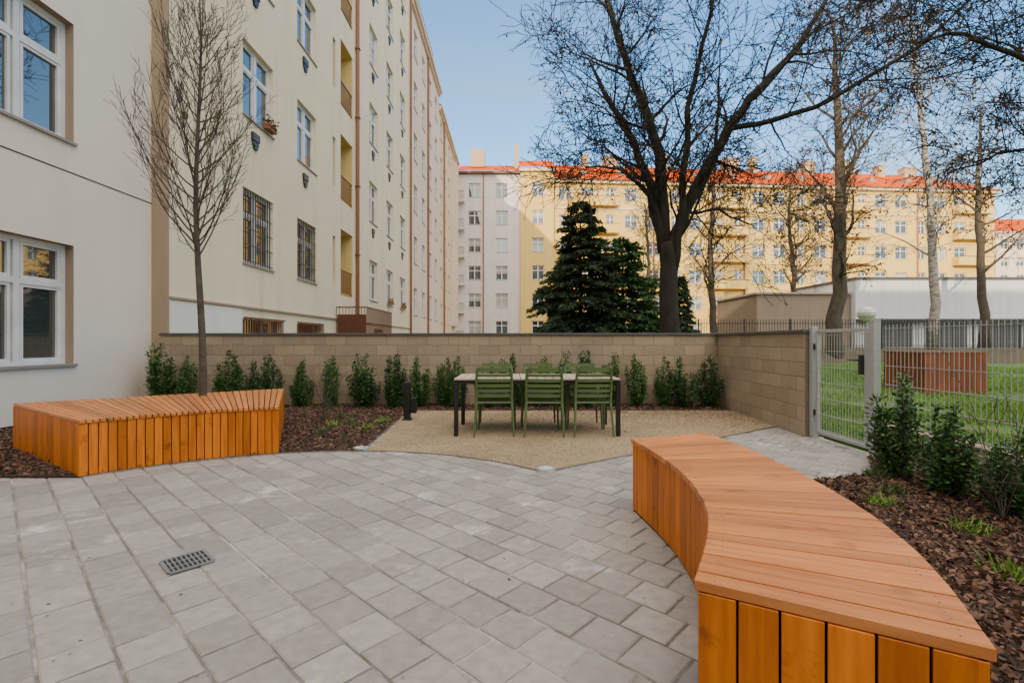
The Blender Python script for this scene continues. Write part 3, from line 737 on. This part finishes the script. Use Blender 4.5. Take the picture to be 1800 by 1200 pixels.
# ------------------------------------------------------------------ vegetation
def rv(s=1): return Vector((random.gauss(0,s),random.gauss(0,s),random.gauss(0,s)))
def grow(mb,p,d,L,r,level,cfg,leaves,sides=4):
    n=cfg['seg'][min(level,len(cfg['seg'])-1)]; pts=[Vector(p)]; rad=[r]; d=Vector(d).normalized(); q=Vector(p)
    for i in range(n):
        d=(d+rv(cfg['wob'])+Vector((0,0,cfg['up'][min(level,len(cfg['up'])-1)]))).normalized()
        q=q+d*(L/n); pts.append(q.copy()); rad.append(max(r*(1-.85*(i+1)/n),cfg['rmin']))
    mb.tube(pts,rad,sides if level<1 else (4 if level<2 else 3),cap=False)
    spawn(mb,pts,rad,L,level+1,cfg,leaves)
def spawn(mb,pts,rad,L,level,cfg,leaves,start=.15):
    if level>=len(cfg['num']): 
        if leaves is not None and random.random()<cfg.get('leafp',0):
            for _ in range(cfg.get('leafn',3)):
                k=random.randrange(1,len(pts)); leaves.append(pts[k]+rv(.03))
        return
    num=cfg['num'][level]; num=max(1,int(round(num*random.uniform(.7,1.3))))
    for i in range(num):
        t=start+(1-start)*(i+random.random())/num; k=t*(len(pts)-1); a=int(min(k,len(pts)-2)); f=k-a
        p=pts[a].lerp(pts[a+1],f); rr=rad[a]*(1-f)+rad[a+1]*f; dr=(pts[a+1]-pts[a]).normalized()
        perp=dr.cross(rv()).normalized(); ang=random.uniform(*cfg['ang'])
        nd_=dr*math.cos(ang)+perp*math.sin(ang)
        grow(mb,p,nd_,cfg['len'][level]*random.uniform(.6,1.25)*(1-.35*t),max(rr*cfg.get('rr',.5),cfg['rmin']),level,cfg,leaves)
def leafobj(name,leaves,mat,parent,L=.07,W=.05,hang=1.0):
    if not leaves: return
    P=np.array([tuple(l) for l in leaves]); n=len(P); D=np.stack([rng.normal(size=n)*.5,rng.normal(size=n)*.5,-np.ones(n)*hang],1)
    link(name,quads_mesh(name,rhombs(P,D,rng.uniform(.7,1.3,n)*L,rng.uniform(.7,1.3,n)*W),mat),parent)
def refine(pts,rad,j):
    pts=[Vector(p) for p in pts]; P2=[];R2=[]
    for i in range(len(pts)-1):
        for k in range(3):
            f=k/3; P2.append(pts[i].lerp(pts[i+1],f)+(rv(j) if k else Vector((0,0,0)))); R2.append(rad[i]*(1-f)+rad[i+1]*f)
    P2.append(pts[-1]);R2.append(rad[-1]); return P2,R2
tr=empty('bare_deciduous_tree'); mb=MB(); lv=[]
cfg=dict(seg=[6,6,5,4],wob=.17,up=[.02,.03,.0,-.03],num=[0,15,8,6],len=[0,3.3,1.7,.85],ang=(.5,1.15),rmin=.009,rr=.42,leafp=.25,leafn=2)
y=15
limbs=[([(4.94,y,-.1),(4.94,y,1.25),(4.86,y,3.3),(4.78,y,4.3)],[.40,.31,.27,.25],0),
 ([(4.70,y,4.0),(4.3,y-.1,6.0),(3.75,y-.3,7.2),(3.0,y-.5,8.3),(2.3,y-.6,9.6)],[.17,.14,.11,.08,.03],1),
 ([(4.72,y,4.2),(4.66,y+.2,7.1),(4.06,y+.3,9.0),(3.4,y+.4,10.8),(2.9,y+.5,12.6),(2.6,y+.5,15)],[.2,.16,.13,.10,.07,.03],1),
 ([(4.9,y,3.9),(5.35,y,5.3),(5.95,y-.1,6.5),(6.7,y-.2,7.9),(7.6,y-.3,9.0),(8.7,y-.3,10.2),(9.7,y-.3,11.9),(10.5,y,14.5)],[.22,.19,.17,.14,.11,.09,.06,.03],1),
 ([(6.6,y-.2,7.75),(7.9,y-.5,7.9),(9.3,y-.9,8.3),(11.4,y-1.4,9.5),(13.4,y-1.7,11.4)],[.09,.08,.065,.05,.02],1),
 ([(4.55,y,4.9),(4.1,y-.5,5.7),(3.2,y-.9,6.3),(2.1,y-1.2,6.2)],[.08,.06,.045,.02],1),
 ([(5.2,y,4.9),(5.7,y+.6,5.4),(6.9,y+1.2,5.7),(8.3,y+1.6,5.2)],[.07,.055,.04,.02],1),
 ([(4.95,y,3.2),(5.2,y-.3,5.2),(5.25,y-.5,8.2),(5.9,y-.7,11),(6.2,y-.7,14)],[.14,.11,.08,.055,.025],1)]
for pts,rad,sp in limbs:
    P2,R2=refine(pts,rad,.035); mb.tube(P2,R2,9)
    if sp: spawn(mb,P2,R2,1,1,cfg,lv,start=.12)
mb.obj('trunk_and_branches',M['bark'],tr,smooth=True); leafobj('dry_leaves',lv,M['drytwig'],tr,.09,.06)

def tree(name,x,y,z0,H,r,mat,cfg,lean=(0,0),leafm='drytwig',L=.08,start=.25):
    e=empty(name); mb=MB(); lv=[]; pts=[];rad=[]; n=14
    for i in range(n+1):
        t=i/n; pts.append(Vector((x+lean[0]*t*H+random.gauss(0,.06)*(i>0)+.25*math.sin(t*5+x),y+lean[1]*t*H+random.gauss(0,.06),z0-.1+H*t))); rad.append(r*(1-.9*t)**.8*(1.0 if i else 1.25)+.01)
    mb.tube(pts,rad,9); spawn(mb,pts,rad,H,1,cfg,lv,start=start)
    mb.obj('trunk_and_branches',mat,e,smooth=True); leafobj('dry_leaves',lv,M[leafm],e,L,L*.7); return e
big=dict(seg=[6,7,5,4],wob=.17,up=[.02,.07,.03,-.05],num=[0,26,9,6],len=[0,5.0,2.3,1.1],ang=(.5,1.1),rmin=.013,rr=.45,leafp=.6,leafn=3)
tree('bare_plane_tree',18.1,27.0,.0,19,.42,M['bark2'],big,L=.15)
bir=dict(seg=[6,6,5,4],wob=.13,up=[.02,.05,-.06,-.2],num=[0,30,8,6],len=[0,3.4,1.8,.9],ang=(.4,.9),rmin=.010,rr=.3,leafp=.35,leafn=2)
tree('birch_tree',24.6,28.2,.8,19,.26,M['birch'],bir,lean=(-.055,0),L=.12)
sec=dict(big,num=[0,20,8,5],len=[0,4.6,2.2,1.1],rmin=.016)
tree('bare_deciduous_tree',15.0,36,.8,14.5,.28,M['bark2'],dict(sec,leafp=.15),start=.22)
tree('bare_deciduous_tree',33,34,.8,17,.3,M['bark2'],dict(sec,leafp=.6),start=.3,L=.16)
tree('bare_deciduous_tree',25.5,44,.8,15,.3,M['bark2'],dict(sec,leafp=.6),start=.3,L=.16)
tree('bare_deciduous_tree',11,40,.8,12,.22,M['bark2'],dict(sec,leafp=.1),start=.2)
e=empty('bare_deciduous_tree'); mb=MB(); lv=[]
cfg2=dict(seg=[6,6,5,4],wob=.17,up=[0,.0,-.03,-.06],num=[0,15,8,5],len=[0,2.6,1.3,.7],ang=(.5,1.15),rmin=.007,rr=.42,leafp=.5,leafn=3)
for pts,rad in (([(15.5,11,0),(15.4,11,3),(15,11,5.5),(14.6,11,8),(14.4,11,12)],[.35,.3,.27,.22,.1]),
   ([(14.9,11,5.8),(13.6,11,7.0),(12.0,11,7.5),(10.4,11.1,8.3),(9.0,11.2,8.2)],[.12,.09,.065,.045,.02]),
   ([(14.6,11,7.6),(13,10.8,9.0),(11,10.6,9.4),(9,10.5,9.1),(7.2,10.4,8.6)],[.12,.09,.065,.045,.02]),
   ([(14.8,11,4.6),(13.9,11.6,5.6),(12.6,12,6.0),(11.2,12.3,5.6)],[.08,.06,.04,.02])):
    P2,R2=refine(pts,rad,.05); mb.tube(P2,R2,8)
    if rad[0]<.3: spawn(mb,P2,R2,1,1,cfg2,lv,start=.15)
mb.obj('trunk_and_branches',M['bark'],e,smooth=True); leafobj('dry_leaves',lv,M['drytwig'],e,.07,.05)

# young tree in the bench
e=empty('young_hornbeam_tree'); mb=MB(); x,y=-4.13,6.42; pts=[];rad=[]
for i in range(15):
    t=i/14; z=.0+6.0*t; pts.append(Vector((x+.03*math.sin(t*9)-.05*t,y+.02*math.cos(t*7),z))); rad.append(.048*(1-t)**.8+.004)
mb.tube(pts,rad,10)
yc=dict(seg=[6,9,5,3],wob=.06,up=[.02,.15,.12,.05],num=[0,1,9,3],len=[0,1,.42,.17],ang=(.3,.6),rmin=.0030,rr=.5)
for i in range(58):
    z=2.35+2.9*(i/57)**1.1; t=z/6.0*14; a=int(t); p=pts[a].lerp(pts[a+1],t-a); th_=i*2.4+random.uniform(-.3,.3); an=random.uniform(.6,1.15)
    d=Vector((math.cos(th_)*math.sin(an),math.sin(th_)*math.sin(an),math.cos(an)))
    L=random.uniform(1.1,1.9)*(1-.5*(z-2.45)/3.2); grow(mb,p,d,L,.013*(1-.5*(z-2.4)/3.2),1,yc,None)
mb.obj('trunk_and_branches',M['youngbark'],e,smooth=True)

# conifers
def conifer(name,x,y,H,Rr,mat,dens=1.0,droop=.3,pw=.85):
    e=empty(name,(x,y,0)); mb=MB(); mb.tube([(0,0,0),(0,0,H)],[.14,.01],8); Ps=[];Ds=[]
    z=.3
    while z<H-.1:
        t=z/H; nb=int(15*(1-t*.4))
        for k in range(nb):
            a=random.uniform(0,6.28); L=Rr*(1-t)**pw*random.uniform(.55,1.15)+.12; dz=-droop*L+ .35*t*L
            tip=Vector((math.cos(a)*L,math.sin(a)*L,dz)); base=Vector((0,0,z)); mid=base+tip*.5+Vector((0,0,.04*L))
            mb.tube([base,mid,base+tip],[.02,.012,.004],3,cap=False)
            m=int((22+75*L)*dens)
            for j in range(m):
                f=random.uniform(.12,1)**.75; p=base+tip*f+Vector((0,0,.16*L*math.sin(f*3.14)*.4)); side=Vector((-math.sin(a),math.cos(a),0))*random.uniform(-1,1)
                p2=p+side*.30*L*(1.15-f)+rv(.035); Ps.append(tuple(p2)); dd=tip.normalized()*.7+side*.8+Vector((0,0,random.uniform(-.8,.15))); Ds.append(tuple(dd))
        z+=.15+.10*random.random()
    mb.obj('trunk',M['bark'],e); P_=np.array(Ps);D_=np.array(Ds); n=len(P_)
    link('needles',quads_mesh('needles',rhombs(P_,D_,rng.uniform(.12,.27,n),rng.uniform(.04,.09,n)),mat),e)
conifer('spruce_tree',3.05,21.5,7.5,2.9,M['needle'],1.05,pw=.72)
conifer('evergreen_tree',5.1,22.3,6.0,2.5,M['needle2'],.95,.15,pw=.6)
conifer('evergreen_tree',8.3,24,4.6,1.3,M['needle'],.9,.4)

# shrubs
def shrub_mesh(name,h,rad,n,seed,mat,leafL=.04):
    random.seed(seed); mb=MB(); Ps=[];Ds=[]
    ns=random.choice((11,13,15))
    for s in range(ns):
        a=random.uniform(0,6.28); rr=rad*random.uniform(.15,1.1)**.7; hh=h*random.uniform(.55,1.0)*(1-.25*(rr/rad)**2)
        if s<2: rr*=.5; hh=h*random.uniform(.92,1.05)
        p0=Vector((random.gauss(0,.03),random.gauss(0,.03),0)); p1=Vector((math.cos(a)*rr*.8,math.sin(a)*rr*.8,hh*.42)); k2=random.uniform(.6,1.1); p2=Vector((math.cos(a)*rr*k2,math.sin(a)*rr*k2,hh))
        mb.tube([p0,p1,p2],[.006,.004,.002],4,cap=False)
        for k in range(n//ns):
            f=random.uniform(.08,1); q=(p0.lerp(p1,f*2) if f<.5 else p1.lerp(p2,(f-.5)*2))
            off=rv(1).normalized()*random.uniform(.01,.088)*(1.12-f*.68)*(rad/.24)
            q=q+off; q.z=max(q.z,.03); Ps.append(tuple(q)); dd=off.normalized()+Vector((0,0,.55)); Ds.append(tuple(dd))
    P_=np.array(Ps);D_=np.array(Ds); m=len(P_)
    Q=rhombs(P_,D_,rng.uniform(.6,1.2,m)*leafL,rng.uniform(.4,.65,m)*leafL)
    return mb,quads_mesh(name,Q,[mat])
SH=[]
for i in range(9):
    s,me=shrub_mesh('shrub_leaves',.93,.225,2700+(i%3)*500,100+i,M['leaf'] if i%2 else M['leaf_b'],.044)
    so=s.obj('stems_src',M['bark']); sm=so.data; bpy.data.objects.remove(so); SH.append((sm,me))
def put_shrub(x,y,h,w=1,k=None,z=.02):
    k=random.randrange(9) if k is None else k
    e=empty('evergreen_shrub',(x,y,z)); e.rotation_euler=(0,0,random.uniform(0,6.28)); s=h/.93; e.scale=(s*w,s*w,s)
    link('stems',SH[k][0],e); link('leaves',SH[k][1],e)
random.seed(5)
for i,(px,top) in enumerate(((-6.55,1.12),(-6.15,.85),(-5.35,.98),(-4.93,.90),(-4.5,.95),(-3.95,.88),(-3.37,1.0),(-2.8,1.02),(-2.22,.92),(-1.7,.86),(-1.26,.90),(-1.0,.97),(-.4,.80),(-.05,.93),(.35,.8),(.62,.88),(.95,1.0),(1.36,.98),(1.85,.92),(2.34,.90),(2.88,.84),(3.2,.97),(3.68,.84))):
    put_shrub(px,9.08+random.uniform(-.08,.08),top*random.uniform(.95,1.12),random.uniform(.95,1.2),k=(i*4)%9)
put_shrub(3.50,4.45,.95,1.15,0); put_shrub(3.50,3.92,.72,1.45,2); put_shrub(3.52,3.38,.60,1.5,4); put_shrub(3.5,2.7,.55,1.5,6)
# ornamental grass tufts
def tuft(name,x,y,n,h,mat,z=.03):
    e=empty(name,(x,y,z)); m=n; D=np.stack([rng.normal(size=m)*.7,rng.normal(size=m)*.7,np.ones(m)],1); P_=np.stack([rng.normal(size=m)*.05,rng.normal(size=m)*.05,np.zeros(m)],1)
    link('blades',quads_mesh('blades',rhombs(P_,D,rng.uniform(.5,1.1,m)*h,.007),mat),e)
for (x,y) in ((-2.65,7.0),(-2.35,7.2),(-2.1,6.7),(-2.5,6.4),(-1.95,7.3),(-2.75,7.8),(-5.6,5.0),(-5.1,4.75),(3.0,3.9),(2.7,3.6),(2.55,2.5),(2.35,2.0),(3.0,3.1),(3.3,4.35)):
    tuft('ornamental_grass',x+random.uniform(-.08,.08),y,80,.12,M['leaf_b'] if random.random()<.5 else M['grass'])
# bare twiggy shrub
for (x,y,h,nn) in ((-2.85,7.35,.75,12),(3.35,3.3,1.1,7)):
    e=empty('bare_twiggy_shrub'); mb=MB()
    tc_=dict(seg=[5,6,4,3],wob=.12,up=[.05,.05,.03,0],num=[0,1,4,2],len=[0,1,.3,.12],ang=(.3,.8),rmin=.0018,rr=.5)
    for i in range(nn): grow(mb,Vector((x,y,.02)),Vector((random.gauss(0,.4),random.gauss(0,.4),1)),h*random.uniform(.6,1.1),.005,1,tc_,None)
    mb.obj('twigs',M['youngbark'],e)

# ------------------------------------------------------------------ sky, sun, camera
el=R(15); az=R(195); sdir=Vector((math.sin(az)*math.cos(el),math.cos(az)*math.cos(el),math.sin(el)))
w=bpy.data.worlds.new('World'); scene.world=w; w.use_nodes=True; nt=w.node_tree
bg=nt.nodes['Background']; sky=nt.nodes.new('ShaderNodeTexSky'); sky.sky_type='NISHITA'; sky.sun_disc=False
sky.sun_elevation=el; sky.sun_rotation=az; sky.air_density=1.0; sky.dust_density=.6; sky.ozone_density=1.8
hs=nt.nodes.new('ShaderNodeHueSaturation'); hs.inputs['Saturation'].default_value=1.22; hs.inputs['Value'].default_value=1.3; nt.links.new(sky.outputs['Color'],hs.inputs['Color'])
tc=nt.nodes.new('ShaderNodeTexCoord'); mp=nt.nodes.new('ShaderNodeMapping'); mp.inputs['Scale'].default_value=(1.2,1.2,4)
nz=nt.nodes.new('ShaderNodeTexNoise'); nz.inputs['Scale'].default_value=1.6; nz.inputs['Detail'].default_value=7; nz.inputs['Distortion'].default_value=.6
mr=nt.nodes.new('ShaderNodeMapRange'); mr.inputs['From Min'].default_value=.47; mr.inputs['From Max'].default_value=.85; mr.inputs['To Max'].default_value=.4
mx=nt.nodes.new('ShaderNodeMix'); mx.data_type='RGBA'
nt.links.new(tc.outputs['Generated'],mp.inputs['Vector']); nt.links.new(mp.outputs['Vector'],nz.inputs['Vector']); nt.links.new(nz.outputs['Fac'],mr.inputs['Value'])
nt.links.new(mr.outputs['Result'],mx.inputs['Factor']); nt.links.new(hs.outputs['Color'],mx.inputs['A']); mx.inputs['B'].default_value=(2.4,2.45,2.5,1)
dt=nt.nodes.new('ShaderNodeVectorMath'); dt.operation='DOT_PRODUCT'; nt.links.new(tc.outputs['Generated'],dt.inputs[0]); dt.inputs[1].default_value=(-.02,-.50,.866)  # added out-of-view glow overhead and behind the camera, brightens the shaded courtyard
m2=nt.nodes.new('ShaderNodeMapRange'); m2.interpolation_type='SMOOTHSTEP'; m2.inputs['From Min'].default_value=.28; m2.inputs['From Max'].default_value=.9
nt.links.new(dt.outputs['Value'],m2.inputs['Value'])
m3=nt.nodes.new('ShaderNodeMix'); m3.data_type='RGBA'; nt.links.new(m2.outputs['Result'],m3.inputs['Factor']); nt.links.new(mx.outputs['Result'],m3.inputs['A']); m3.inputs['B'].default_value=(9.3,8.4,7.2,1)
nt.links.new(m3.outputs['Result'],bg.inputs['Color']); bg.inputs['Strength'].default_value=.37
sd=bpy.data.lights.new('sun','SUN'); sd.energy=5.0; sd.angle=R(.5); sd.color=(1,.80,.54); so=bpy.data.objects.new('sun',sd); COL.objects.link(so)
so.rotation_euler=(-sdir).to_track_quat('-Z','Y').to_euler()
cd=bpy.data.cameras.new('camera'); cd.lens=17; cd.sensor_width=36; cd.clip_end=2000; cd.clip_start=.05
co=bpy.data.objects.new('camera',cd); co.location=(0,0,CAM_H); co.rotation_euler=(R(90),0,0); COL.objects.link(co); scene.camera=co
